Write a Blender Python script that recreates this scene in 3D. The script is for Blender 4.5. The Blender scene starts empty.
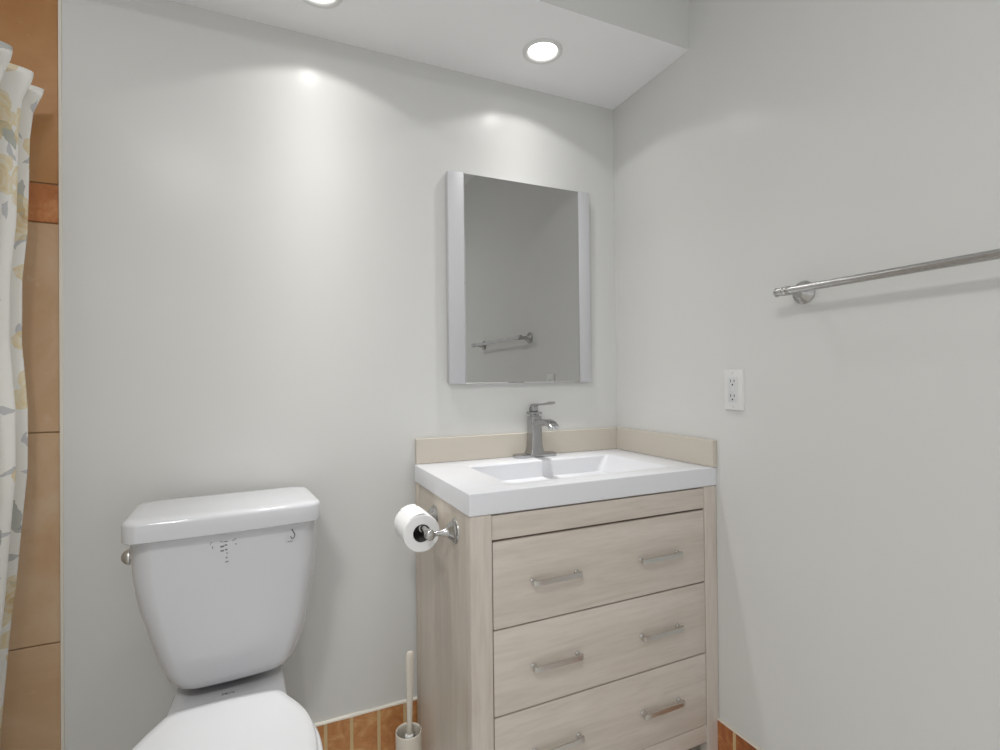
import bpy, bmesh, math, random
from mathutils import Vector, Matrix
PI = math.pi
random.seed(7)
SC = bpy.context.scene
COL = SC.collection

# ------------------------------------------------------------------ camera, world, exposure
FPX, YAW, PITCH, ROLL = 515.118, 0.419884, 0.007402, -0.0104676
CAM = Vector((-1.20814, -1.61619, 1.12862))
cd = bpy.data.cameras.new('camera'); cam = bpy.data.objects.new('camera', cd); COL.objects.link(cam)
F = Vector((math.sin(YAW)*math.cos(PITCH), math.cos(YAW)*math.cos(PITCH), math.sin(PITCH)))
R0 = Vector((math.cos(YAW), -math.sin(YAW), 0)); U0 = R0.cross(F)
Rv = R0*math.cos(ROLL) + U0*math.sin(ROLL); Uv = -R0*math.sin(ROLL) + U0*math.cos(ROLL)
m = Matrix((Rv, Uv, -F)).transposed().to_4x4(); m.translation = CAM
cam.matrix_world = m
cd.sensor_fit = 'HORIZONTAL'; cd.sensor_width = 36; cd.lens = FPX*36/1000; cd.clip_start = .02
SC.camera = cam
SC.view_settings.view_transform = 'Standard'; SC.view_settings.look = 'None'
SC.view_settings.gamma = 1; SC.view_settings.use_curve_mapping = False
SC.view_settings.exposure = 0.15
w = bpy.data.worlds.new('ambient_fill'); SC.world = w; w.use_nodes = True  # even ambient fill, added to brighten the room through its open sides
w.node_tree.nodes['Background'].inputs[0].default_value = (.97, .985, 1, 1)
w.node_tree.nodes['Background'].inputs[1].default_value = 0.76
SPOT_W = 1.18     # each recessed lamp
FILL_W = 14.0     # added fill lamp, unseen behind the camera

# ------------------------------------------------------------------ helpers
def new_mesh(name, bm, mat=None, parent=None, smooth=None, mods=None):
    me = bpy.data.meshes.new(name)
    bmesh.ops.recalc_face_normals(bm, faces=bm.faces)
    bm.to_mesh(me); bm.free()
    o = bpy.data.objects.new(name, me); COL.objects.link(o)
    if mat: me.materials.append(mat)
    if parent: o.parent = parent
    if smooth is not None:
        for p in me.polygons: p.use_smooth = True
        if smooth < 180:
            try: me.set_sharp_from_angle(angle=math.radians(smooth))
            except Exception: pass
    return o
def part(name, bm, mat, parent, smooth=40):      # parts carry world coordinates; parent empties sit at their base
    o = new_mesh(name, bm, mat, None, smooth)
    o.parent = parent
    o.matrix_parent_inverse = ROOTINV(parent)
    return o
def ROOTINV(p):
    M = Matrix.Identity(4); q = p
    while q is not None:
        M = Matrix.Translation(q.location) @ Matrix.Rotation(q.rotation_euler.z, 4, 'Z') @ (Matrix.Identity(4)) @ M if False else M
        q = q.parent
    return world_of(p).inverted()
def world_of(o):
    M = Matrix.LocRotScale(o.location, o.rotation_euler, o.scale)
    if o.parent: return world_of(o.parent) @ o.matrix_parent_inverse @ M
    return M
def thing(name, label, cat, loc, group=None):
    o = bpy.data.objects.new(name, None); COL.objects.link(o); o.location = loc
    o.empty_display_size = .05
    o['label'] = label; o['category'] = cat
    if group: o['group'] = group
    return o
def tag(o, label, cat, group=None):
    o['label'] = label; o['category'] = cat
    if group: o['group'] = group
    return o
def struct(name, bm, mat, smooth=None):
    o = new_mesh(name, bm, mat, None, smooth); o['kind'] = 'structure'; return o
def box(bm, x0, x1, y0, y1, z0, z1, bev=0, seg=2):
    vs = [bm.verts.new((x, y, z)) for x in (x0, x1) for y in (y0, y1) for z in (z0, z1)]
    fs = [(0,1,3,2),(4,6,7,5),(0,4,5,1),(2,3,7,6),(0,2,6,4),(1,5,7,3)]
    faces = [bm.faces.new([vs[i] for i in f]) for f in fs]
    if bev:
        es = set(e for f in faces for e in f.edges)
        bmesh.ops.bevel(bm, geom=list(es), offset=bev, segments=seg, affect='EDGES', profile=.5)
    return bm
def B(*a, **k): return box(bmesh.new(), *a, **k)
def loft(bm, rings, cap0=True, cap1=True, close=True):
    R = [[bm.verts.new(p) for p in r] for r in rings]
    n = len(R[0])
    for a, b in zip(R[:-1], R[1:]):
        for i in range(n if close else n-1):
            j = (i+1) % n
            bm.faces.new((a[i], a[j], b[j], b[i]))
    if cap0: bm.faces.new(R[0][::-1])
    if cap1: bm.faces.new(R[-1])
    return bm
def frame(axis):
    a = Vector(axis).normalized(); t = Vector((0,0,1)) if abs(a.z) < .9 else Vector((1,0,0))
    u = a.cross(t).normalized(); v = a.cross(u).normalized(); return a, u, v
def lathe(bm, origin, axis, prof, n=32, cap0=True, cap1=True):
    o = Vector(origin); a, u, v = frame(axis)
    rings = [[o + a*h + (u*math.cos(2*PI*i/n) + v*math.sin(2*PI*i/n))*r for i in range(n)] for h, r in prof]
    return loft(bm, rings, cap0, cap1)
def tube(bm, pts, rads, n=16):
    pts = [Vector(p) for p in pts]
    if not hasattr(rads, '__len__'): rads = [rads]*len(pts)
    rings = []
    a, u, v = frame(pts[1]-pts[0])
    for i, p in enumerate(pts):
        d = (pts[min(i+1, len(pts)-1)] - pts[max(i-1, 0)]).normalized()
        u = (u - d*u.dot(d)).normalized(); v = d.cross(u)
        rings.append([p + (u*math.cos(2*PI*k/n) + v*math.sin(2*PI*k/n))*rads[i] for k in range(n)])
    return loft(bm, rings)
def catmull(pts, k=8, closed=False):
    P = [Vector(p) for p in pts]; n = len(P); out = []
    for i in range(n if closed else n-1):
        g = (lambda j: P[j % n]) if closed else (lambda j: P[max(0, min(n-1, j))])
        p0, p1, p2, p3 = g(i-1), g(i), g(i+1), g(i+2)
        for s in range(k):
            t = s/k
            out.append(.5*((2*p1)+(p2-p0)*t+(2*p0-5*p1+4*p2-p3)*t*t+(3*p1-p0-3*p2+p3)*t**3))
    if not closed: out.append(P[-1])
    return out
def rrect(cx, cy, hw, hd, r, n=6):            # rounded rectangle outline, 2D
    out = []
    for sx, sy, a0 in ((1,1,0),(-1,1,PI/2),(-1,-1,PI),(1,-1,1.5*PI)):
        for k in range(n+1):
            a = a0 + PI/2*k/n
            out.append((cx+sx*(hw-r)+r*math.cos(a), cy+sy*(hd-r)+r*math.sin(a)))
    return out
def interp(tab, x):
    if x <= tab[0][0]: return tab[0][1]
    for (a, b), (c, d) in zip(tab[:-1], tab[1:]):
        if x <= c: return b+(d-b)*(x-a)/(c-a)
    return tab[-1][1]

# ------------------------------------------------------------------ materials
def srgb(r, g, b):
    f = lambda c: (c/255/12.92 if c/255 <= .04045 else ((c/255+.055)/1.055)**2.4)
    return (f(r), f(g), f(b), 1)
class NT:
    def __init__(s, m): s.t = m.node_tree; s.b = s.t.nodes['Principled BSDF']
    def n(s, typ, **k):
        x = s.t.nodes.new(typ)
        for a, v in k.items():
            if a.startswith('_'): setattr(x, a[1:], v)
        return x
    def l(s, a, b): s.t.links.new(a, b)
    def math(s, op, a, b=None, c=None):
        x = s.t.nodes.new('ShaderNodeMath'); x.operation = op
        for i, v in enumerate((a, b, c)):
            if v is None: continue
            if isinstance(v, (int, float)): x.inputs[i].default_value = v
            else: s.l(v, x.inputs[i])
        return x.outputs[0]
    def mix(s, fac, a, b):
        x = s.t.nodes.new('ShaderNodeMix'); x.data_type = 'RGBA'
        for i, v in ((0, fac), (6, a), (7, b)):
            if isinstance(v, (int, float)): x.inputs[i].default_value = v
            elif isinstance(v, tuple): x.inputs[i].default_value = v
            else: s.l(v, x.inputs[i])
        return x.outputs[2]
    def ramp(s, fac, stops):
        x = s.t.nodes.new('ShaderNodeValToRGB'); e = x.color_ramp.elements
        while len(e) < len(stops): e.new(.5)
        for i, (p, c) in enumerate(stops): e[i].position = p; e[i].color = c if len(c) == 4 else (*c, 1)
        s.l(fac, x.inputs[0]); return x.outputs[0]
    def noise(s, vec, scale, detail=4, rough=.5, dist=0):
        x = s.t.nodes.new('ShaderNodeTexNoise'); x.inputs['Scale'].default_value = scale
        x.inputs['Detail'].default_value = detail; x.inputs['Roughness'].default_value = rough
        x.inputs['Distortion'].default_value = dist
        s.l(vec, x.inputs['Vector']); return x.outputs['Fac']
    def mapping(s, vec, scale=(1,1,1), loc=(0,0,0), rot=(0,0,0)):
        x = s.t.nodes.new('ShaderNodeMapping'); x.inputs['Scale'].default_value = scale
        x.inputs['Location'].default_value = loc; x.inputs['Rotation'].default_value = rot
        s.l(vec, x.inputs['Vector']); return x.outputs[0]
    def bump(s, h, strength, dist=.002):
        x = s.t.nodes.new('ShaderNodeBump'); x.inputs['Strength'].default_value = strength
        x.inputs['Distance'].default_value = dist; s.l(h, x.inputs['Height'])
        s.l(x.outputs[0], s.b.inputs['Normal'])
def mat(name, col, rough=.5, metal=0, coat=0, spec=.5):
    m = bpy.data.materials.new(name); m.use_nodes = True; b = m.node_tree.nodes['Principled BSDF']
    b.inputs['Base Color'].default_value = col; b.inputs['Roughness'].default_value = rough
    b.inputs['Metallic'].default_value = metal; b.inputs['Coat Weight'].default_value = coat
    b.inputs['Specular IOR Level'].default_value = spec
    return m
def objcoord(t): return t.n('ShaderNodeTexCoord').outputs['Object']
def geopos(t): return t.n('ShaderNodeNewGeometry').outputs['Position']

def paint(name, col, amt=.012, rough=.5):
    m = mat(name, col, rough); t = NT(m); v = objcoord(t)
    n = t.noise(v, 3.2, 3)
    c2 = tuple(max(0, c*(1-amt*3)) for c in col[:3])+(1,)
    t.l(t.mix(n, col, c2), t.b.inputs['Base Color'])
    t.bump(t.noise(v, 190, 2), .05, .0015)
    return m
M_WALL = paint('wall_paint', srgb(215, 215, 212), rough=.27)
M_WALL.node_tree.nodes['Principled BSDF'].inputs['Specular IOR Level'].default_value = .16
M_CEIL = paint('ceiling_paint', srgb(245, 245, 246), rough=.7)
M_TRIM = paint('white_trim_paint', srgb(226, 224, 218), rough=.5)
def wood(name, stretch, seed=0, c1=(197,186,172), c2=(176,163,147), c3=(208,199,186)):
    m = mat(name, srgb(*c1), .5); t = NT(m); v = objcoord(t)
    sv = t.mapping(v, stretch, (seed, seed*1.7, seed*.6))
    fine = t.noise(sv, 9, 6, .62, .4); broad = t.noise(sv, 1.6, 3, .5, 1.2)
    c = t.ramp(fine, [(.3, srgb(*c2)), (.52, srgb(*c1)), (.75, srgb(*c3))])
    dark = t.ramp(broad, [(.38, srgb(*c2)), (.6, srgb(*c3))])
    t.l(t.mix(.38, c, dark), t.b.inputs['Base Color'])
    t.bump(fine, .12, .0008)
    return m
M_WOODH = wood('light_oak_horizontal', (1.0, 8, 11), .3, (206,196,185), (193,183,171), (213,204,194))
M_WOODV = wood('light_oak_vertical', (9, 9, .9), 2.1, (203,193,182), (190,179,168), (210,201,191))
M_WOODS = wood('light_oak_side', (3.2, 3.6, .25), 4.4, (205,195,182), (193,182,168), (213,204,192))
M_STONE = paint('beige_backsplash', srgb(205, 197, 184), .03, .35)
M_COUNTER = mat('white_countertop', srgb(222, 223, 226), .34, coat=.08)
M_PORC = mat('white_porcelain', srgb(206, 207, 210), .1, coat=.4)
M_SEAT = mat('white_seat_plastic', srgb(228, 229, 231), .2)
M_PLAST = mat('white_plastic', srgb(222, 222, 220), .35)
M_OUTFACE = mat('outlet_face_plastic', srgb(214, 216, 216), .3)
M_CREAM = mat('cream_plastic', srgb(216, 209, 196), .4)
M_DARK = mat('black_recess', srgb(22, 22, 22), .6)
M_SHADE = mat('dark_interior', srgb(58, 50, 44), .8)
M_BRIST = mat('black_bristle', srgb(38, 34, 32), .9)
M_INK = mat('grey_ink', srgb(110, 110, 112), .6)
M_STICK = mat('clear_sticker', srgb(198, 199, 202), .3)
M_CARD = mat('brown_grey_cardboard', srgb(96, 92, 88), .9)
M_MIRROR = mat('mirror_silver', (.53, .53, .52, 1), .015, 1)
M_FRAME = mat('brushed_silver_frame', srgb(200, 200, 203), .45, .1)
def metal(name, col, rough):
    m = mat(name, col, rough, 1); t = NT(m)
    v = t.mapping(objcoord(t), (30, 30, 300))
    n = t.noise(v, 4, 3); r = t.math('MULTIPLY_ADD', n, .12, rough-.06)
    t.l(r, t.b.inputs['Roughness']); return m
M_NICKEL = metal('brushed_nickel', (.50, .495, .485, 1), .26)
M_FAUCET = metal('brushed_steel_grey', (.44, .44, .445, 1), .22)
M_CHROME = metal('polished_nickel', (.62, .61, .59, 1), .3)
def paper():
    m = mat('toilet_paper', srgb(240, 240, 240), .95); t = NT(m)
    t.bump(t.noise(objcoord(t), 420, 3), .35, .001); return m
M_PAPER = paper()
def terracotta(name, ca, cb, cc, sc=14):
    m = mat(name, srgb(*ca), .38); t = NT(m); v = geopos(t)
    n = t.noise(v, sc, 8, .62, 1.0); n2 = t.noise(v, sc*5, 6, .7); n3 = t.noise(v, sc*.25, 2)
    c = t.ramp(n, [(.3, srgb(*cb)), (.52, srgb(*ca)), (.72, srgb(*cc))])
    c = t.mix(t.math('MULTIPLY', t.math('GREATER_THAN', n2, .63), .35), c, srgb(*cc))
    c = t.mix(t.math('MULTIPLY', n3, .3), c, srgb(*cb))
    t.l(c, t.b.inputs['Base Color']); t.bump(n2, .1, .001)
    t.l(t.math('MULTIPLY_ADD', n, .3, .25), t.b.inputs['Roughness'])
    return m
M_TERRA = terracotta('terracotta_tile', (196,138,84), (166,104,54), (218,176,124), 18)
M_TERRAR = terracotta('terracotta_tile_red', (176,108,62), (140,80,44), (206,150,96), 22)
M_BAND = terracotta('terracotta_band', (190,124,74), (164,98,54), (212,156,104), 20)
M_SHOWER = terracotta('shower_tile_tan', (196,166,134), (182,146,108), (206,184,158), 3)
M_SHOWTOP = terracotta('shower_tile_top', (182,136,88), (168,116,66), (190,152,110), 3)
M_GROUT = mat('grout', srgb(188, 160, 120), .9)
M_GROUTB = mat('base_grout', srgb(206, 180, 136), .9)
M_CAULK = paint('white_caulk', srgb(228, 222, 210), .05, .6)
M_FLOOR = terracotta('floor_tile', (222,220,215), (210,207,200), (232,230,225), 7)
def emis(name, col, s):
    m = mat(name, col); b = m.node_tree.nodes['Principled BSDF']
    b.inputs['Emission Color'].default_value = col; b.inputs['Emission Strength'].default_value = s; return m
M_LENS = emis('lit_lamp_lens', (1, .99, .97, 1), 5.0)

def curtain_mat():
    m = mat('floral_curtain_fabric', srgb(226, 226, 220), .85); t = NT(m)
    uv = t.n('ShaderNodeTexCoord').outputs['UV']
    base = srgb(250, 249, 244)
    col = None
    def flower(scale, loc, npet, rin, amp, seed_rot):
        p = t.mapping(uv, (scale, scale, 1), (*loc, 0))
        vo = t.n('ShaderNodeTexVoronoi'); vo.voronoi_dimensions = '2D'; vo.inputs['Scale'].default_value = 1
        vo.inputs['Randomness'].default_value = .55
        t.l(p, vo.inputs['Vector'])
        sub = t.n('ShaderNodeVectorMath'); sub.operation = 'SUBTRACT'; t.l(p, sub.inputs[0]); t.l(vo.outputs['Position'], sub.inputs[1])
        sx = t.n('ShaderNodeSeparateXYZ'); t.l(sub.outputs[0], sx.inputs[0])
        ln = t.n('ShaderNodeVectorMath'); ln.operation = 'LENGTH'; t.l(sub.outputs[0], ln.inputs[0])
        ang = t.math('ARCTAN2', sx.outputs[1], sx.outputs[0])
        sc = t.n('ShaderNodeSeparateColor'); t.l(vo.outputs['Color'], sc.inputs[0])
        ph = t.math('MULTIPLY', sc.outputs[0], 6.28)
        pet = t.math('ABSOLUTE', t.math('COSINE', t.math('MULTIPLY_ADD', ang, npet/2, ph)))
        rad = t.math('MULTIPLY_ADD', pet, amp, rin)
        edge = t.math('SUBTRACT', rad, ln.outputs['Value'])
        mask = t.math('MULTIPLY', t.math('GREATER_THAN', edge, 0), t.math('GREATER_THAN', sc.outputs[1], seed_rot))
        return mask, ln.outputs['Value'], sc.outputs[2], edge
    def leaf(scale, loc, la, lb, keep):
        p = t.mapping(uv, (scale, scale, 1), (*loc, 0))
        vo = t.n('ShaderNodeTexVoronoi'); vo.voronoi_dimensions = '2D'; vo.inputs['Scale'].default_value = 1
        vo.inputs['Randomness'].default_value = .8
        t.l(p, vo.inputs['Vector'])
        sub = t.n('ShaderNodeVectorMath'); sub.operation = 'SUBTRACT'; t.l(p, sub.inputs[0]); t.l(vo.outputs['Position'], sub.inputs[1])
        sx = t.n('ShaderNodeSeparateXYZ'); t.l(sub.outputs[0], sx.inputs[0])
        sc = t.n('ShaderNodeSeparateColor'); t.l(vo.outputs['Color'], sc.inputs[0])
        ph = t.math('MULTIPLY', sc.outputs[0], 6.28)
        co, si = t.math('COSINE', ph), t.math('SINE', ph)
        a1 = t.math('ADD', t.math('MULTIPLY', sx.outputs[0], co), t.math('MULTIPLY', sx.outputs[1], si))
        b1 = t.math('SUBTRACT', t.math('MULTIPLY', sx.outputs[1], co), t.math('MULTIPLY', sx.outputs[0], si))
        b1 = t.math('MULTIPLY_ADD', t.math('MULTIPLY', a1, a1), .8, b1)          # slight curve of the leaf
        e = t.math('ADD', t.math('ABSOLUTE', t.math('DIVIDE', b1, lb)), t.math('POWER', t.math('ABSOLUTE', t.math('DIVIDE', a1, la)), 2))
        return t.math('MULTIPLY', t.math('LESS_THAN', e, 1.0), t.math('GREATER_THAN', sc.outputs[1], keep)), sc.outputs[2], t.math('ABSOLUTE', b1)
    wn = t.n('ShaderNodeTexNoise'); wn.inputs['Scale'].default_value = 26; wn.inputs['Detail'].default_value = 3
    t.l(uv, wn.inputs['Vector'])
    ws = t.n('ShaderNodeVectorMath'); ws.operation = 'MULTIPLY_ADD'; t.l(wn.outputs['Color'], ws.inputs[0])
    ws.inputs[1].default_value = (.028, .028, 0); t.l(uv, ws.inputs[2]); uv = ws.outputs[0]
    l1, c1, m1 = leaf(8.0, (3.3, 1.1), .36, .13, .35)
    l2, c2, m2 = leaf(15.0, (7.3, 4.1), .34, .10, .55)
    c = t.mix(t.math('MULTIPLY', l1, .75), base, t.mix(c1, srgb(176, 180, 166), srgb(190, 191, 190)))
    c = t.mix(t.math('MULTIPLY', l2, .55), c, srgb(172, 173, 182))
    fm, fr, fc, fe = flower(6.6, (.4, .2), 5, .26, .14, .12)
    ring = t.math('ABSOLUTE', t.math('SINE', t.math('MULTIPLY', fr, 34)))
    yel = t.ramp(t.math('MULTIPLY', fr, 2.4), [(0, srgb(208, 168, 92)), (.3, srgb(230, 200, 132)), (.7, srgb(238, 222, 176)), (1, srgb(234, 208, 150))])
    wash = t.noise(t.mapping(uv, (55, 55, 1)), 1, 5)
    k = t.math('MULTIPLY', fm, t.math('MULTIPLY', t.math('MULTIPLY_ADD', wash, 1.2, .1), t.math('MULTIPLY_ADD', ring, .35, .65)))
    c = t.mix(k, c, yel)
    t.l(c, t.b.inputs['Base Color'])
    # thin cloth: part of the light comes through
    tr = t.n('ShaderNodeBsdfTranslucent'); t.l(c, tr.inputs['Color'])
    mx = t.n('ShaderNodeMixShader'); mx.inputs[0].default_value = .22
    out = t.t.nodes['Material Output']
    t.l(t.b.outputs[0], mx.inputs[1]); t.l(tr.outputs[0], mx.inputs[2]); t.l(mx.outputs[0], out.inputs['Surface'])
    t.bump(t.noise(t.mapping(uv, (600, 600, 1)), 1, 2), .2, .0006)
    return m
M_CURT = curtain_mat()

# ------------------------------------------------------------------ room shell
XE = -1.685          # where the painted wall meets the tiled shower
SZ, SY, CH = 2.156, -0.392, 2.44
XL, YF = -2.55, -3.3
FZ = -.05             # floor height (heights are measured from 5 cm above it)
struct('wall_back', B(XE, 0, 0, .12, FZ, CH), M_WALL)
struct('wall_right', B(0, .12, YF, .12, FZ, CH), M_WALL)
struct('wall_left', B(XL-.12, XL, -1.15, .12, FZ, CH), M_CEIL)
struct('floor', B(XL, 0, YF, 0, FZ-.1, FZ), M_FLOOR)
struct('ceiling', B(XL, .12, YF, .12, CH, CH+.1), M_CEIL)
# dropped soffit along the back wall, with round holes for the two recessed lamps
LIGHTS = [(-1.085, -.195), (-.420, -.205)]
bm = bmesh.new()
outer = [bm.verts.new(p) for p in ((XL, SY, SZ), (0, SY, SZ), (0, 0, SZ), (XL, 0, SZ))]
for i in range(4): bm.edges.new((outer[i], outer[(i+1) % 4]))
for lx, ly in LIGHTS:
    c = [bm.verts.new((lx+.055*math.cos(2*PI*i/40), ly+.055*math.sin(2*PI*i/40), SZ)) for i in range(40)]
    for i in range(40): bm.edges.new((c[i], c[(i+1) % 40]))
bmesh.ops.triangle_fill(bm, use_beauty=True, edges=list(bm.edges))
s = struct('trim_1', bm, M_CEIL)
bm = bmesh.new()
vs = [bm.verts.new(p) for p in ((XL, SY, SZ), (0, SY, SZ), (0, SY, CH), (XL, SY, CH))]; bm.faces.new(vs)
vs = [bm.verts.new(p) for p in ((XL, SY+.015, SZ+.001), (0, SY+.015, SZ+.001), (0, SY+.015, CH), (XL, SY+.015, CH))]; bm.faces.new(vs[::-1])
struct('trim_2', bm, M_WALL)

# tiled shower part of the back wall: rows of large tiles with a narrow accent band
def tiles(rows, x0, x1, wid, gap, yf=0, th=.012):
    bm = bmesh.new()
    for z0, z1 in rows:
        x = x1
        while x > x0+.01:
            xa = max(x0, x-wid)
            box(bm, xa+gap/2, x-gap/2, yf, yf+th, z0+gap/2, z1-gap/2, .0012, 1)
            x -= wid
    return bm
sh = struct('wall_shower', B(XL, XE, .006, .12, FZ, SZ), M_GROUT)
part('tile_field', tiles([(FZ, .488), (.488, 1.008), (1.008, 1.526)], XL, XE, .60, .003), M_SHOWER, sh)
part('tile_field', tiles([(1.624, 2.156)], XL, XE, .60, .003), M_SHOWTOP, sh)
part('accent_band', tiles([(1.526, 1.624)], XL, XE, .20, .004), M_BAND, sh)
struct('trim_3', B(XE-.001, XE+.006, -.003, .02, FZ, SZ, bev=.0012), M_CAULK)

# terracotta tile skirting
TB = .118
def skirt(name, axis, seams, m):
    bm = bmesh.new()
    for a, b in zip(seams[:-1], seams[1:]):
        g = .0050
        if axis == 'x': box(bm, a+g, b-g, -.009, -.001, FZ, TB, .0015, 1)
        else: box(bm, -.009, -.001, a+g, b-g, FZ, TB, .0015, 1)
    o = struct(name, bm, m, 30)
    a, b = seams[0], seams[-1]
    if axis == 'x': part('grout_bed', B(a, b, -.0075, 0, FZ, TB-.001), M_GROUTB, o)
    else: part('grout_bed', B(-.0075, 0, a, b, FZ, TB-.001), M_GROUTB, o)
    bm = bmesh.new(); n = 60; rings = []
    for i in range(n+1):
        s = a+(b-a)*i/n; r = .0018*(.7+.8*random.random()); dz = random.uniform(-.0008, .0008)
        P = [(-.0095, TB-.002+dz), (-.0085, TB+r+dz), (0, TB+r*1.6), (0, TB-.002)]
        rings.append([(s, p, z) if axis == 'x' else (p, s, z) for p, z in P])
    loft(bm, rings); part('caulk_line', bm, M_CAULK, o)
xs = [XE+.006]; x = -.829+.079*-10
base = [-.785+.0, -.829, -.910, -.991, -1.065]
while base[-1] > XE+.09: base.append(base[-1]-.079)
base.append(XE+.006)
base = [-.70, ] + base
base = [-.002, -.08, -.16, -.24, -.32, -.40, -.48, -.56, -.64] + [b for b in base]
skirt('baseboard_back', 'x', sorted(set(base)), M_TERRA)
ys = [-.01 - .0879*i for i in range(36)]
skirt('baseboard_right', 'y', sorted(ys), M_TERRAR)

# ------------------------------------------------------------------ lamps
def recessed(lx, ly, label):
    t = thing('recessed_light', label, 'ceiling light', (lx, ly, SZ), 'recessed ceiling lights in the soffit')
    bm = bmesh.new()
    lathe(bm, (lx, ly, SZ), (0,0,-1), [(0, .0625), (.004, .0620), (.0062, .057), (.005, .050), (.001, .0460), (-.013, .0430), (-.02, .0430)], 48, False, False)
    part('trim_ring', bm, M_PLAST, t, 60)
    bm = bmesh.new()
    lathe(bm, (lx, ly, SZ+.012), (0,0,-1), [(0, .0428), (.002, .041), (.0045, .030), (.0055, .012), (.0056, .001)], 48, True, True)
    part('lens', bm, M_LENS, t, 60)
    bm = bmesh.new()
    lathe(bm, (lx, ly, SZ+.02), (0,0,1), [(0, .0545), (.10, .0545)], 32, False, True)
    part('housing', bm, M_FRAME, t, 60)
    ld = bpy.data.lights.new('lamp_light', 'SPOT'); ld.energy = SPOT_W; ld.color = (1, .992, .98)
    ld.spot_size = math.radians(130); ld.spot_blend = .14; ld.shadow_soft_size = .020
    ld.use_nodes = True; nt = ld.node_tree; em = nt.nodes['Emission']
    tc = nt.nodes.new('ShaderNodeTexCoord'); sp = nt.nodes.new('ShaderNodeSeparateXYZ')
    # lens optics: strength over the angle to the axis is 1 / (sin^2.7 + .024), strongest straight down
    def mth(op, a, b):
        x = nt.nodes.new('ShaderNodeMath'); x.operation = op
        for i, q in enumerate((a, b)):
            if isinstance(q, (int, float)): x.inputs[i].default_value = q
            else: nt.links.new(q, x.inputs[i])
        return x.outputs[0]
    nt.links.new(tc.outputs['Normal'], sp.inputs[0])
    c2 = mth('MULTIPLY', sp.outputs[2], sp.outputs[2])
    s3 = mth('POWER', mth('MAXIMUM', mth('SUBTRACT', 1.0, c2), 0.0), 1.35)
    nt.links.new(mth('DIVIDE', 1.0, mth('ADD', s3, .024)), em.inputs['Strength'])
    lo = bpy.data.objects.new('lamp_light', ld); COL.objects.link(lo)
    lo.parent = t; lo.location = (0, 0, -.002)
    return t
recessed(*LIGHTS[0], 'round white recessed downlight cut off by the top edge, left of the other one')
recessed(*LIGHTS[1], 'round recessed white downlight fully visible in the soffit, above the mirror cabinet')
# added fill light, unseen behind the camera, shaped as a flush ceiling lamp
t = thing('fill_lamp', 'added fill lamp, round and white, unseen on the main ceiling behind the viewer', 'ceiling light', (-1.65, -1.75, CH))
bm = bmesh.new(); lathe(bm, (-1.65, -1.75, CH), (0,0,-1), [(0, .19), (.03, .19), (.035, .18)], 40, True, True); part('base', bm, M_PLAST, t)
bm = bmesh.new(); lathe(bm, (-1.65, -1.75, CH-.035), (0,0,-1), [(0, .175), (.03, .165), (.055, .12), (.068, .05), (.07, .002)], 40, True, True)
part('diffuser', bm, emis('fill_diffuser', (1, .99, .97, 1), 1.0), t, 60)
ld = bpy.data.lights.new('lamp_light', 'AREA'); ld.shape = 'DISK'; ld.size = .36; ld.energy = FILL_W; ld.color = (1, .99, .975)
lo = bpy.data.objects.new('lamp_light', ld); COL.objects.link(lo); lo.parent = t; lo.location = (0, 0, -.108)

# ------------------------------------------------------------------ vanity cabinet
VX0, VX1, VYF = -.7875, -.0035, -.483
T = .86; TH = .055
ZC = T-TH             # cabinet top
v = thing('vanity_cabinet', 'pale grey oak vanity cabinet with three wide drawers in the room corner', 'cabinet', (-.393, -.24, FZ))
YB = -.007
part('side_panel', B(VX0+.001, VX0+.020, VYF+.03, YB-.03, FZ+.02, ZC), M_WOODS, v)
part('side_panel', B(VX1-.020, VX1-.001, VYF+.03, YB-.03, FZ+.02, ZC), M_WOODS, v)
part('back_panel', B(VX0+.03, VX1-.03, YB-.012, YB-.002, .10, ZC), M_WOODS, v)
part('bottom_panel', B(VX0+.018, VX1-.018, VYF+.02, YB-.012, .085, .10), M_SHADE, v)
SW = .060
for x0, x1 in ((VX0, VX0+SW-.004), (VX1-SW+.013, VX1)):
    part('front_post', B(x0, x1, VYF, VYF+.034, FZ, ZC, bev=.0035, seg=3), M_WOODV, v)
    part('rear_post', B(x0, x1, YB-.034, YB, FZ, ZC, bev=.002), M_WOODS, v)
XI0, XI1 = VX0+SW-.004, VX1-SW+.013
part('top_rail', B(XI0, XI1, VYF+.006, VYF+.026, .7425, ZC-.004, bev=.001), M_WOODH, v)
part('bottom_rail', B(XI0, XI1, VYF+.004, VYF+.024, .060, .110, bev=.001), M_WOODH, v)
part('inner_carcass', B(XI0, XI1, VYF+.0265, VYF+.04, .105, ZC-.01), M_SHADE, v)
def handle(cx, cz, parent):
    h = None
    yb = VYF+.003
    bm = bmesh.new()
    for s in (-1, 1):
        lathe(bm, (cx+s*.064, yb, cz), (0,-1,0), [(0, .0075), (.003, .0075), (.0045, .0055), (.014, .0050), (.018, .0054)], 16)
    # flat bar with rolled-back ends, carried by the two posts
    prof = []
    rings = []
    for x, y, hw in ((-.071, .012, .0060), (-.070, .0175, .0057), (-.064, .0200, .0059), (-.05, .0205, .0060), (0, .0208, .0061), (.05, .0205, .0060), (.064, .0200, .0059), (.070, .0175, .0057), (.071, .012, .0060)):
        rings.append([(cx+x, yb-y-.0022, cz-hw), (cx+x, yb-y-.0022, cz+hw), (cx+x, yb-y+.0022, cz+hw), (cx+x, yb-y+.0022, cz-hw)])
    loft(bm, rings)
    return part('handle', bm, M_CHROME, parent, 35)
for z0, z1 in ((.5295, .7370), (.3225, .5255), (.1120, .3185)):
    d = part('drawer', B(XI0+.0025, XI1-.002, VYF+.003, VYF+.024, z0, z1, bev=.0015), M_WOODH, v)
    zc = (z0+z1)/2 - .0035
    for cx in (-.559, -.2225): handle(cx, zc, d)

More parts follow.
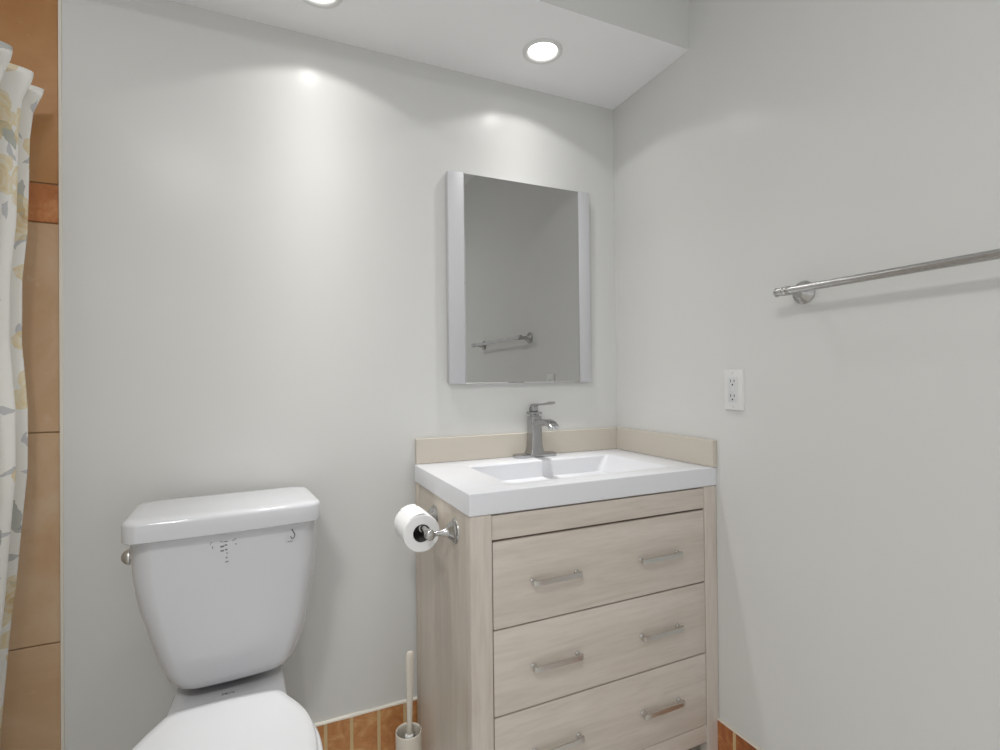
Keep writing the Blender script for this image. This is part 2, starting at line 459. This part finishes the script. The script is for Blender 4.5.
# ------------------------------------------------------------------ countertop with moulded basin
ct = thing('vanity_countertop', 'glossy white countertop with moulded rectangular sink, on the oak vanity', 'countertop', (-.393, -.24, ZC))
bm = bmesh.new()
X0, X1, Y0, Y1 = -.790, -.0022, -.483, -.0065
nx = 5
def zring(pts, z): return [(x, y, z) for x, y in pts]
def rr(x0, x1, y0, y1, r, n=5): return rrect((x0+x1)/2, (y0+y1)/2, (x1-x0)/2, (y1-y0)/2, r, n)
rings = [zring(rr(X0+.004, X1-.004, Y0+.004, Y1-.004, .0035), ZC),
         zring(rr(X0, X1, Y0, Y1, .004), ZC+.003),
         zring(rr(X0, X1, Y0, Y1, .004), T-.003),
         zring(rr(X0+.001, X1-.001, Y0+.001, Y1-.001, .004), T-.0009),
         zring(rr(X0+.003, X1-.003, Y0+.003, Y1-.003, .004), T),
         zring(rr(-.655, -.120, -.415, -.112, .018), T),
         zring(rr(-.652, -.123, -.412, -.115, .018), T-.0012),
         zring(rr(-.649, -.127, -.409, -.118, .018), T-.005),
         zring(rr(-.643, -.160, -.402, -.121, .020), T-.050),
         zring(rr(-.638, -.200, -.398, -.124, .024), T-.092),
         zring(rr(-.625, -.235, -.385, -.137, .024), T-.106),
         zring(rr(-.520, -.300, -.330, -.200, .020), T-.110)]
loft(bm, rings, True, True)
part('countertop', bm, M_COUNTER, ct, 28)
bm = bmesh.new(); lathe(bm, (-.40, -.255, T-.110), (0,0,1), [(0, .022), (.002, .022), (.003, .018), (.001, .013), (.004, .011), (.005, .002)], 24)
part('drain', bm, M_NICKEL, ct, 50)

tag(new_mesh('backsplash', B(-.787, -.0005, -.0165, -.0005, T+.0005, T+.0795, bev=.0015), M_STONE), 'long beige backsplash strip on the back wall behind the faucet', 'backsplash')
tag(new_mesh('backsplash', B(-.0165, -.0005, -.482, -.017, T+.0005, T+.0795, bev=.0015), M_STONE), 'shorter beige side splash strip on the right wall beside the sink', 'backsplash')

# ------------------------------------------------------------------ faucet
FX, FY = -.377, -.042
f = thing('faucet', 'grey metal single-lever bathroom faucet with square body on the white sink top', 'faucet', (FX, FY, T))
bm = bmesh.new()
loft(bm, [zring(rrect(FX, FY, .081, .026, .0255, 8), T), zring(rrect(FX, FY, .082, .027, .0265, 8), T+.002), zring(rrect(FX, FY, .0815, .0265, .026, 8), T+.009), zring(rrect(FX, FY, .079, .024, .0235, 8), T+.011)])
part('deck_plate', bm, M_FAUCET, f, 40)
bm = bmesh.new()
rings = []
for z, hw, hd in ((.008, .0270, .0275), (.014, .0262, .0268), (.022, .0236, .0242), (.036, .0208, .0218), (.06, .0192, .0204), (.10, .0186, .0200), (.135, .0186, .0200), (.139, .0178, .0192)):
    rings.append(zring(rrect(FX, FY, hw, hd, .003, 3), T+z))
loft(bm, rings); part('faucet_body', bm, M_FAUCET, f, 35)
bm = bmesh.new()   # arched flat spout
cl = catmull([(0, -.010, .112), (0, -.040, .117), (0, -.074, .1235), (0, -.100, .1235), (0, -.121, .118), (0, -.135, .109)], 6)
rings = []
for i, p in enumerate(cl):
    k = i/(len(cl)-1); d = (cl[min(i+1, len(cl)-1)]-cl[max(i-1, 0)]).normalized(); nrm = Vector((0, -d.z, d.y))
    if nrm.z < 0: nrm = -nrm
    th = .0115-.004*k; hw = .0160+.0015*k
    c = Vector((FX, FY, T))+p
    o2 = rrect(0, 0, hw, th, .0045, 3)
    rings.append([c+Vector((a, 0, 0))+nrm*b for a, b in o2])
loft(bm, rings); part('spout', bm, M_FAUCET, f, 45)
bm = bmesh.new(); c = Vector((FX, FY-.131, T+.1095)); lathe(bm, c, (0, -.35, -1), [(0, .0075), (.004, .0075), (.004, .006), (.002, .0055)], 20)
part('aerator', bm, M_NICKEL, f, 40)
bm = bmesh.new()
box(bm, FX-.012, FX+.012, FY-.013, FY+.013, T+.138, T+.145, .001)
box(bm, FX-.0195, FX+.0195, FY-.021, FY+.023, T+.1445, T+.1545, .002)
part('lever_base', bm, M_FAUCET, f, 35)
bm = bmesh.new(); rings = []
for y, z, hw, th in ((.016, .1545, .0115, .001), (.015, .166, .0115, .003), (.010, .1735, .012, .004), (0, .177, .012, .0042), (-.02, .1795, .0125, .0036), (-.05, .181, .013, .0030), (-.085, .1835, .0138, .0028), (-.112, .1872, .0138, .0028), (-.119, .1902, .0135, .0026)):
    rings.append([(FX-hw, FY+y, T+z-th), (FX+hw, FY+y, T+z-th), (FX+hw, FY+y, T+z+th), (FX-hw, FY+y, T+z+th)])
loft(bm, rings)
box(bm, FX-.0105, FX+.0105, FY-.010, FY+.016, T+.1545, T+.176, .002)
part('lever', bm, M_FAUCET, f, 35)

# ------------------------------------------------------------------ mirror cabinet
MX0, MX1, MZ0, MZ1, MD = -.677, -.1325, 1.114, 1.8085, .027
mc = thing('mirror_cabinet', 'rectangular wall mirror with pale silver side bars above the sink', 'mirror', (-.404, 0, MZ0))
part('case', B(MX0+.006, MX1-.006, -MD+.008, -.0005, MZ0+.004, MZ1-.004), M_FRAME, mc)
part('side_bar', B(MX0, -.6225, -MD, -.004, MZ0, MZ1, bev=.0012), M_FRAME, mc)
part('side_bar', B(-.1785, MX1, -MD, -.004, MZ0, MZ1, bev=.0012), M_FRAME, mc)
bm = bmesh.new()
gx0, gx1, gz0, gz1 = -.6218, -.1792, MZ0+.001, MZ1-.001
bv = .0022
R = lambda d, y: [(gx0+d, y, gz0+d), (gx1-d, y, gz0+d), (gx1-d, y, gz1-d), (gx0+d, y, gz1-d)]
loft(bm, [R(0, -MD+.0075), R(0, -MD+.0025), R(bv, -MD+.0012)], True, True)
part('mirror_glass', bm, M_MIRROR, mc, None)

v.rotation_euler.z = .012; ct.rotation_euler.z = .012      # the unit follows the walls, which are not quite square

# ------------------------------------------------------------------ toilet
TX = -1.301
to = thing('toilet', 'white two-piece toilet with tapered tank and closed lid against the back wall', 'toilet', (TX, -.4, FZ))
TANK_M = Matrix.Translation((-1.315, -.033, 0)) @ Matrix.Rotation(.075, 4, 'Z') @ Matrix.Translation((-TX, 0, 0))   # the tank sits slightly askew on the bowl
def tk(bm): bm.transform(TANK_M); return bm
def trr(hwf, hwb, yf, yb, rf, rb, z, bow=0, n=8):
    """outline with its own front and back half widths, front bowed"""
    pts = []
    def arc(cx, cy, r, a0): return [(cx+r*math.cos(a0+PI/2*k/n), cy+r*math.sin(a0+PI/2*k/n)) for k in range(n+1)]
    pts += arc(hwb-rb, yb-rb, rb, 0)
    pts += arc(-hwb+rb, yb-rb, rb, PI/2)
    pts += arc(-hwf+rf, yf+rf, rf, PI)
    for k in range(1, 8):
        x = (-hwf+rf)+(2*(hwf-rf))*k/8; pts.append((x, yf))
    pts += arc(hwf-rf, yf+rf, rf, 1.5*PI)
    out = []
    for x, y in pts:
        if bow and y < yf+rf: y -= bow*(1-(x/hwf)**2)
        out.append((TX+x, y, z))
    return out
bm = bmesh.new()
prof = [(.416, .100, .098, -.178, -.045, .04), (.4175, .114, .112, -.190, -.036, .04), (.424, .124, .121, -.197, -.030, .045), (.44, .138, .134, -.200, -.026, .045),
        (.47, .151, .146, -.203, -.022, .045), (.52, .1655, .160, -.207, -.018, .045), (.57, .1765, .170, -.210, -.016, .045), (.61, .1845, .177, -.213, -.014, .045),
        (.66, .192, .184, -.216, -.013, .045), (.70, .196, .187, -.218, -.012, .045), (.782, .1985, .188, -.220, -.012, .045)]
CX = [(.41, .011), (.54, .011), (.62, .005), (.78, .002)]
loft(bm, [[(x+interp(CX, zz), y, zz) for x, y, zz in trr(a, b, yf, yb, r, .035, z, .008)] for z, a, b, yf, yb, r in prof])
tank = part('tank', tk(bm), M_PORC, to, 60)
bm = bmesh.new()
lp = [(.780, -.004), (.783, .0), (.818, .001), (.823, -.001), (.8265, -.005), (.8282, -.012), (.829, -.03)]
loft(bm, [trr(.2055+d, .202+d, -.241-d, d, max(.015, .030+d), max(.02, .052+d), z, .008) for z, d in lp])
part('tank_lid', tk(bm), M_PORC, to, 50)
# lever on the left side of the tank
bm = bmesh.new()
lathe(bm, (TX-.196, -.130, .727), (-1,0,0), [(0, .010), (.004, .010), (.0045, .0175), (.008, .018), (.014, .0155), (.019, .0105), (.0215, .005), (.022, .001)], 28)
part('flush_button', tk(bm), M_CHROME, to, 50)
# bowl: pedestal, rim and the deck that carries the tank
def egg(hw, yb, yf, z, back=.62, n=48):
    pts = []
    tab = [(0, 0), (.004, .55), (.025, .64), (.07, .70), (.14, .80), (.24, .92), (.36, .985), (.47, 1.0), (.58, .985), (.70, .91), (.80, .79), (.88, .64), (.94, .46), (.98, .27), (1, 0)]
    side = []
    for k in range(n+1):
        s = .5-.5*math.cos(PI*k/n)
        side.append((interp(tab, s)*hw, yb+(yf-yb)*s))
    # smooth the half outline
    for _ in range(3):
        side = [side[0]]+[((side[i-1][0]+2*side[i][0]+side[i+1][0])/4, (side[i-1][1]+2*side[i][1]+side[i+1][1])/4) for i in range(1, n)]+[side[-1]]
    pts = [(TX+x, y, z) for x, y in side] + [(TX-x, y, z) for x, y in side[-2:0:-1]]
    return pts
bm = bmesh.new()
loft(bm, [egg(.118, -.20, -.60, FZ), egg(.120, -.20, -.605, FZ+.02), egg(.105, -.20, -.59, .05), egg(.105, -.20, -.60, .16), egg(.130, -.22, -.66, .24),
          egg(.165, -.27, -.74, .32), egg(.180, -.31, -.785, .37), egg(.182, -.315, -.79, .388), egg(.176, -.32, -.785, .394)])
deck = [trr(.100, .100, -.40, -.060, .03, .03, FZ), trr(.100, .100, -.42, -.050, .03, .03, .20), trr(.112, .110, -.42, -.040, .03, .03, .33),
        trr(.124, .112, -.39, -.034, .035, .03, .376), trr(.127, .112, -.372, -.034, .035, .03, .388), trr(.122, .108, -.366, -.038, .033, .028, .3935)]
loft(bm, deck)
bowl = part('bowl', bm, M_PORC, to, 60)
bm = bmesh.new(); loft(bm, [trr(.090, .090, -.16, -.06, .03, .03, .392), trr(.090, .090, -.16, -.06, .03, .03, .420)])
part('tank_gasket', bm, M_DARK, to)
bm = bmesh.new(); loft(bm, [egg(.180, -.332, -.793, .3955), egg(.183, -.330, -.796, .399), egg(.183, -.330, -.796, .410), egg(.178, -.333, -.790, .4145)])
part('seat', bm, M_SEAT, to, 50)
bm = bmesh.new(); loft(bm, [egg(.168, -.330, -.776, .416), egg(.173, -.327, -.781, .418), egg(.173, -.327, -.781, .427), egg(.169, -.331, -.776, .4315), egg(.158, -.345, -.762, .434), egg(.155, -.358, -.76, .4355), egg(.08, -.43, -.68, .437)])
part('seat_lid', bm, M_SEAT, to, 50)
for s in (-1, 1):
    bm = bmesh.new(); lathe(bm, (TX+s*.078, -.322, .393), (0,0,1), [(0, .012), (.016, .012), (.019, .009), (.0195, .001)], 20)
    part('hinge_cap', bm, M_SEAT, to, 50)
# small printed marks below the tank lid and the sticker at its right
def yfront(x, z):
    prev = prof[0]
    for p in prof:
        if p[0] >= z: break
        prev = p
    yf = prev[3] if p is prev else prev[3]+(p[3]-prev[3])*(z-prev[0])/(p[0]-prev[0])
    hw = prev[1]
    return yf-.008*(1-((x-TX)/hw)**2)
def dash(bm, x, z, w, h, rot=0):
    y = yfront(x, z)-.0005
    c, s = math.cos(rot), math.sin(rot)
    P = [(-w/2, -h/2), (w/2, -h/2), (w/2, h/2), (-w/2, h/2)]
    loft(bm, [[(x+a*c-b*s, y+d, z+a*s+b*c) for a, b in P] for d in (0, .0007)])
bm = bmesh.new()
cx = TX-.017
for dx, dz, w, h, r in [(-.0275, .012, .007, .0026, .2), (-.030, .007, .002, .004, 0), (-.0225, -.002, .003, .008, 0),
        (0.006, .012, .006, .0025, -.5), (.012, .010, .004, .003, 0), (.023, .010, .011, .0035, .1),
        (.010, -.003, .013, .0055, .1), (.023, .000, .009, .005, 0), (.010, -.0155, .011, .005, 0), (.024, -.0135, .008, .0045, .1),
        (.0265, -.024, .004, .004, 0), (.025, -.037, .006, .0045, 0), (.026, -.049, .011, .0035, .15),
        (.050, .011, .009, .0025, .3), (.056, .0145, .005, .002, -.6), (.057, -.001, .0035, .005, 0)]:
    dash(bm, cx+dx*.6-.003, .7495+dz*.8, w*.62, h*.62, r)
part('printed_mark', tk(bm), M_INK, tank, None)
bm = bmesh.new()
xa, xb, za, zb = TX+.122, TX+.151, .732, .766
loft(bm, [[(x, yfront(x, z)-.0003-e, z) for x, z in ((xa, za), (xb, za), (xb, zb), (xa, zb))] for e in (0, .0005)])
st = part('clear_sticker', tk(bm), M_STICK, tank, None)
bm = bmesh.new()
pts = [(TX+.137, .764), (TX+.140, .758), (TX+.143, .752), (TX+.143, .746), (TX+.1395, .7415), (TX+.1355, .743), (TX+.1345, .748)]
cl = catmull([(a, yfront(a, b)-.0012, b) for a, b in pts], 4)
tube(bm, cl, [.0016-.0008*i/len(cl) for i in range(len(cl))], 8)
box(bm, TX+.127, TX+.139, yfront(TX+.133, .735)-.0014, yfront(TX+.133, .735)-.0006, .7345, .7357)
part('hook_mark', tk(bm), M_INK, st, None)
def text(name, body, size, loc, rx, rz, m, parent, ext=.0003):
    cu = bpy.data.curves.new('tmp', 'FONT'); cu.body = body; cu.size = size; cu.align_x = 'CENTER'; cu.align_y = 'CENTER'; cu.extrude = ext
    tmp = bpy.data.objects.new('tmp', cu); COL.objects.link(tmp)
    me = bpy.data.meshes.new_from_object(tmp); me.name = name
    bpy.data.objects.remove(tmp); bpy.data.curves.remove(cu)
    me.transform(Matrix.Translation(loc) @ Matrix.Rotation(rz, 4, 'Z') @ Matrix.Rotation(rx, 4, 'X'))
    me.materials.clear(); me.materials.append(m)
    o = bpy.data.objects.new(name, me); COL.objects.link(o); o.parent = parent; o.matrix_parent_inverse = world_of(parent).inverted()
    return o
text('brand_lettering', 'DELTA', .0092, (-1.303, -.238, .3942), 0, 0, M_INK, bowl)

# ------------------------------------------------------------------ toilet paper holder and roll
HX = -.851
h = thing('toilet_paper_holder', 'brushed nickel two-post toilet paper holder on the vanity side', 'toilet paper holder', (-.779, -.273, .742))
for y in (-.212, -.379):
    bm = bmesh.new()
    lathe(bm, (VX0+.0055, y, .7455), (-1,0,0), [(0, .0315), (.003, .0320), (.006, .030), (.008, .0262), (.012, .0258), (.014, .0215), (.018, .0195), (.0215, .0145), (.026, .0115), (.034, .0088), (.045, .0068), (.056, .0062), (.062, .0068)], 32)
    lathe(bm, (HX, y-.013, .7455), (0,1,0), [(0, .006), (.0015, .0105), (.004, .0125), (.013, .0132), (.022, .0125), (.0245, .0105), (.026, .006)], 24)
    part('post', bm, M_NICKEL, h, 50)
bm = bmesh.new(); lathe(bm, (HX, -.369, .7455), (0,1,0), [(0, .0085), (.05, .0085), (.051, .0105), (.10, .0105), (.101, .0085), (.145, .0085)], 20)
part('roller', bm, M_NICKEL, h, 50)
RC = Vector((-.8545, -.322, .7335)); RL = .112
r = thing('toilet_roll', 'white toilet paper roll hanging on the nickel holder beside the vanity', 'toilet paper', RC)
bm = bmesh.new()
n = 64; ro, ri = .0480, .0225
def circ(rad, y, wob=0): return [(RC.x+rad*math.cos(2*PI*i/n)*(1), y, RC.z+rad*math.sin(2*PI*i/n)) for i in range(n)]
y0, y1 = RC.y, RC.y+RL
rg = [circ(ri, y0+.002), circ(ri+.001, y0), circ(ro-.002, y0), circ(ro, y0+.002), circ(ro, (y0+y1)/2), circ(ro, y1-.002), circ(ro-.002, y1), circ(ri+.001, y1), circ(ri, y1-.002)]
rg.append(rg[0])
loft(bm, rg[:-1], False, False)
# close the inside wall
V = list(bm.verts)
a = V[:n]; b = V[8*n:9*n]
for i in range(n): bm.faces.new((b[i], b[(i+1) % n], a[(i+1) % n], a[i]))
# loose end of the outer sheet, a small lip at the top
rings = []
for k in range(10):
    ang = math.radians(78+k*5.5); rr_ = ro+.0004+.00018*(9-k)**1.15
    rings.append([(RC.x+(rr_+d)*math.cos(ang), yy, RC.z+(rr_+d)*math.sin(ang)) for d, yy in ((.0, y0+.001), (.0, y1-.001), (.0006, y1-.001), (.0006, y0+.001))])
loft(bm, rings)
part('paper', bm, M_PAPER, r, 40)
bm = bmesh.new()
rg = [circ(ri-.0002, y0+.0015), circ(ri-.0002, y1-.0015), circ(ri-.0014, y1-.0015), circ(ri-.0014, y0+.0015)]
loft(bm, rg, False, False)
part('cardboard_core', bm, M_CARD, r, 60)

# ------------------------------------------------------------------ toilet brush and its canister
BX, BY = -.857, -.17
c = thing('brush_canister', 'slim cream canister standing on the floor between wall and vanity', 'brush holder', (BX, BY, FZ))
bm = bmesh.new()
lathe(bm, (BX, BY, 0), (0,0,1), [(FZ, .034), (FZ+.002, .036), (.133, .0365), (.137, .0362), (.1382, .0352), (.137, .0338), (.130, .0330), (FZ+.004, .0325)], 40)
part('canister_shell', bm, M_CREAM, c, 50)
b = thing('toilet_brush', 'cream toilet brush with long flat handle standing in its canister', 'toilet brush', (BX, BY, FZ+.006))
bm = bmesh.new(); rings = []
for z, wx, wy in ((.124, .0078, .0062), (.15, .0075, .0058), (.20, .0082, .0056), (.26, .0102, .0056), (.31, .0120, .0056), (.340, .0122, .0056), (.352, .0108, .0050), (.358, .0075, .0036), (.360, .002, .0014)):
    dx = .004*(z-.1)/.25
    rings.append([(BX+.002+dx+wx*math.cos(2*PI*i/20), BY+wy*math.sin(2*PI*i/20), z) for i in range(20)])
loft(bm, rings); part('handle', bm, M_CREAM, b, 60)
bm = bmesh.new(); lathe(bm, (BX+.002, BY, .114), (0,0,1), [(0, .011), (.004, .0125), (.010, .0125), (.013, .0095), (.0135, .006)], 24)
part('collar', bm, M_PLAST, b, 50)
bm = bmesh.new()
lathe(bm, (BX+.002, BY, FZ+.006), (0,0,1), [(0, .008), (.16, .006)], 12)
random.seed(3)
for i in range(620):
    z = random.uniform(FZ+.02, .110); a = random.uniform(0, 2*PI); L = random.uniform(.021, .0285)
    d = Vector((math.cos(a), math.sin(a), random.uniform(-.15, .45))); p = Vector((BX+.002, BY, z))
    q = p+d*L
    if (q.xy-Vector((BX, BY))).length > .031: continue
    s = Vector((-math.sin(a), math.cos(a), 0))*.0011; u = Vector((0, 0, .0011))
    loft(bm, [[p+s, p+u, p-s, p-u], [q+s*.6, q+u*.6, q-s*.6, q-u*.6]])
part('bristle_head', bm, M_BRIST, b, None)

# ------------------------------------------------------------------ towel bar
tb = thing('towel_bar', 'brushed nickel towel bar on the right wall', 'towel bar', (0, -1.065, 1.334))
BXO, BZ = -.065, 1.334
bm = bmesh.new(); lathe(bm, (BXO, -.750, BZ), (0,-1,0), [(0, .0088), (.634, .0088)], 28)
part('bar', bm, M_NICKEL, tb, 50)
for y, s in ((-.762, 1), (-1.372, -1)):
    bm = bmesh.new()
    lathe(bm, (-.0004, y, BZ), (-1,0,0), [(0, .0285), (.003, .029), (.0055, .0275), (.008, .0225), (.014, .0205), (.017, .0150), (.024, .0105), (.036, .0082), (.050, .0082), (.060, .0090)], 32)
    lathe(bm, (BXO, y-.0095, BZ), (0,1,0), [(0, .0100), (.002, .0112), (.017, .0112), (.019, .0100)], 28)
    part('post', bm, M_NICKEL, tb, 50)
    bm = bmesh.new(); y1 = y+s*.0055
    lathe(bm, (BXO, y1, BZ), (0, s, 0), [(0, .0078), (.002, .0078), (.0025, .0100), (.004, .0104), (.010, .0094), (.017, .0108), (.0205, .0118), (.022, .0112), (.0225, .002)], 28)
    part('end_cap', bm, M_NICKEL, tb, 50)

# ------------------------------------------------------------------ outlet
OY, OZ = -.5485, 1.090
o = thing('wall_outlet', 'white double power outlet with cover plate on the right wall', 'power outlet', (0, OY, OZ))
def ring_yz(hy, hz, r, x, dz0=0): return [(x, OY+a, OZ+b_) for a, b_ in rrect(0, dz0, hy, hz, r, 4)]
bm = bmesh.new(); loft(bm, [ring_yz(.0335, .0585, .003, 0), ring_yz(.0335, .0585, .003, -.002), ring_yz(.0312, .0562, .003, -.0068), ring_yz(.0295, .0545, .003, -.0076)])
part('cover_plate', bm, M_PLAST, o, 30)
bm = bmesh.new(); loft(bm, [ring_yz(.0168, .0355, .001, -.0072, .0015), ring_yz(.0168, .0355, .001, -.0084, .0015), ring_yz(.0162, .0350, .001, -.0088, .0015)])
rc = part('receptacle', bm, M_OUTFACE, o, 30)
for dz in (.0230, -.0190):
    bm = bmesh.new()
    for dy, hh in ((.0062, .0042), (-.0062, .0036)):
        box(bm, -.0092, -.0086, OY+dy-.0010, OY+dy+.0010, OZ+dz+.003-hh, OZ+dz+.003+hh)
    lathe(bm, (-.0086, OY, OZ+dz-.0080), (-1,0,0), [(0, .0024), (.0007, .0024)], 14)
    part('socket_slots', bm, M_DARK, rc, None)
bm = bmesh.new()
for dz in (.0044, -.0004): box(bm, -.0096, -.0086, OY-.0050, OY+.0050, OZ+dz-.0016, OZ+dz+.0016, .0003, 1)
part('test_buttons', bm, M_PLAST, rc, None)
for dz in (.048, -.048):
    bm = bmesh.new(); lathe(bm, (-.0074, OY, OZ+dz), (-1,0,0), [(0, .0026), (.0010, .0022), (.0011, .0005)], 14)
    part('screw', bm, M_FRAME, o, 50)

# ------------------------------------------------------------------ shower curtain and rod
rodx, rodz = -1.782, 1.780
bm = bmesh.new(); lathe(bm, (rodx, -.012, rodz), (0,-1,0), [(0, .0095), (2.3, .0095)], 20)
rd = thing('curtain_rod', 'thin curtain rod carrying the floral shower curtain', 'curtain rod', (rodx, -.012, rodz))
part('rod', bm, M_NICKEL, rd, 50)
bm = bmesh.new(); lathe(bm, (rodx, -.0005, rodz), (0,-1,0), [(0, .015), (.003, .015), (.006, .012), (.014, .0115)], 20)
part('end_flange', bm, M_NICKEL, rd, 50)
EDGE = [(.10, -1.775), (.314, -1.768), (.473, -1.756), (.57, -1.749), (.659, -1.740), (.776, -1.732), (.93, -1.720), (1.077, -1.719), (1.225, -1.728), (1.372, -1.725), (1.484, -1.714), (1.6, -1.710), (1.70, -1.708), (1.765, -1.706), (1.815, -1.690)]
def curtain():
    NU, NV = 560, 120
    ZT, ZB = 1.822, .06
    bm = bmesh.new(); uvl = bm.loops.layers.uv.new('UVMap')
    y_start, y_end = -.066, -.92
    nf = 11
    grid = []; rnd = random.Random(5)
    jit = [rnd.uniform(-.35, .35) for _ in range(nf+3)]; am = [rnd.uniform(.75, 1.15) for _ in range(nf+3)]
    hgt = [0, .004, .014, -.026, 0, .01, -.01, 0, .008, 0, 0, 0, 0, 0]
    for iu in range(NU+1):
        s = iu/NU; ph = s*nf; k = int(ph); fr = ph-k
        A = am[k]*(1-fr)+am[k+1]*fr
        row = []
        for iv in range(NV+1):
            vv = iv/NV; z = ZT+(ZB-ZT)*vv
            ex = interp(EDGE, z)
            amp = (.040+.004*math.sin(2.1*z))*A
            if z > 1.70: amp *= 1.0+.25*(z-1.70)/.12
            wob = .25*math.sin(1.9*z+s*9)+.12*math.sin(4.3*z+s*23)
            a = 2*PI*(ph)+wob
            cr = math.cos(a)
            x = ex - .046 + amp*(cr*(1-.15*abs(cr)) + .18*math.cos(2*a+.8))
            y = y_start+(y_end-y_start)*s - .012*math.sin(a)*A + .006*math.sin(3*z+s*14)
            zz = z
            if vv < .06:     # gathered heading: stands up between the folds
                zz = z + (1-vv/.06)*(.012*abs(math.cos(a/2)) - .010 + hgt[k]) - (1-vv/.06)*.0
            row.append((x, y, zz))
        grid.append(row)
    V = [[bm.verts.new(p) for p in row] for row in grid]
    # cloth length along the fold for the print
    us = [0]
    for iu in range(NU): us.append(us[-1]+(Vector(grid[iu+1][60])-Vector(grid[iu][60])).length)
    for iu in range(NU):
        for iv in range(NV):
            f = bm.faces.new((V[iu][iv], V[iu+1][iv], V[iu+1][iv+1], V[iu][iv+1]))
            for lp, (a, b_) in zip(f.loops, ((iu, iv), (iu+1, iv), (iu+1, iv+1), (iu, iv+1))):
                lp[uvl].uv = (us[a], 1.8*(1-b_/NV))
    o = new_mesh('shower_curtain', bm, M_CURT, None, 180)
    so = o.modifiers.new('thick', 'SOLIDIFY'); so.thickness = .0012
    tag(o, 'white shower curtain printed with yellow flowers and grey leaves', 'shower curtain')
curtain()
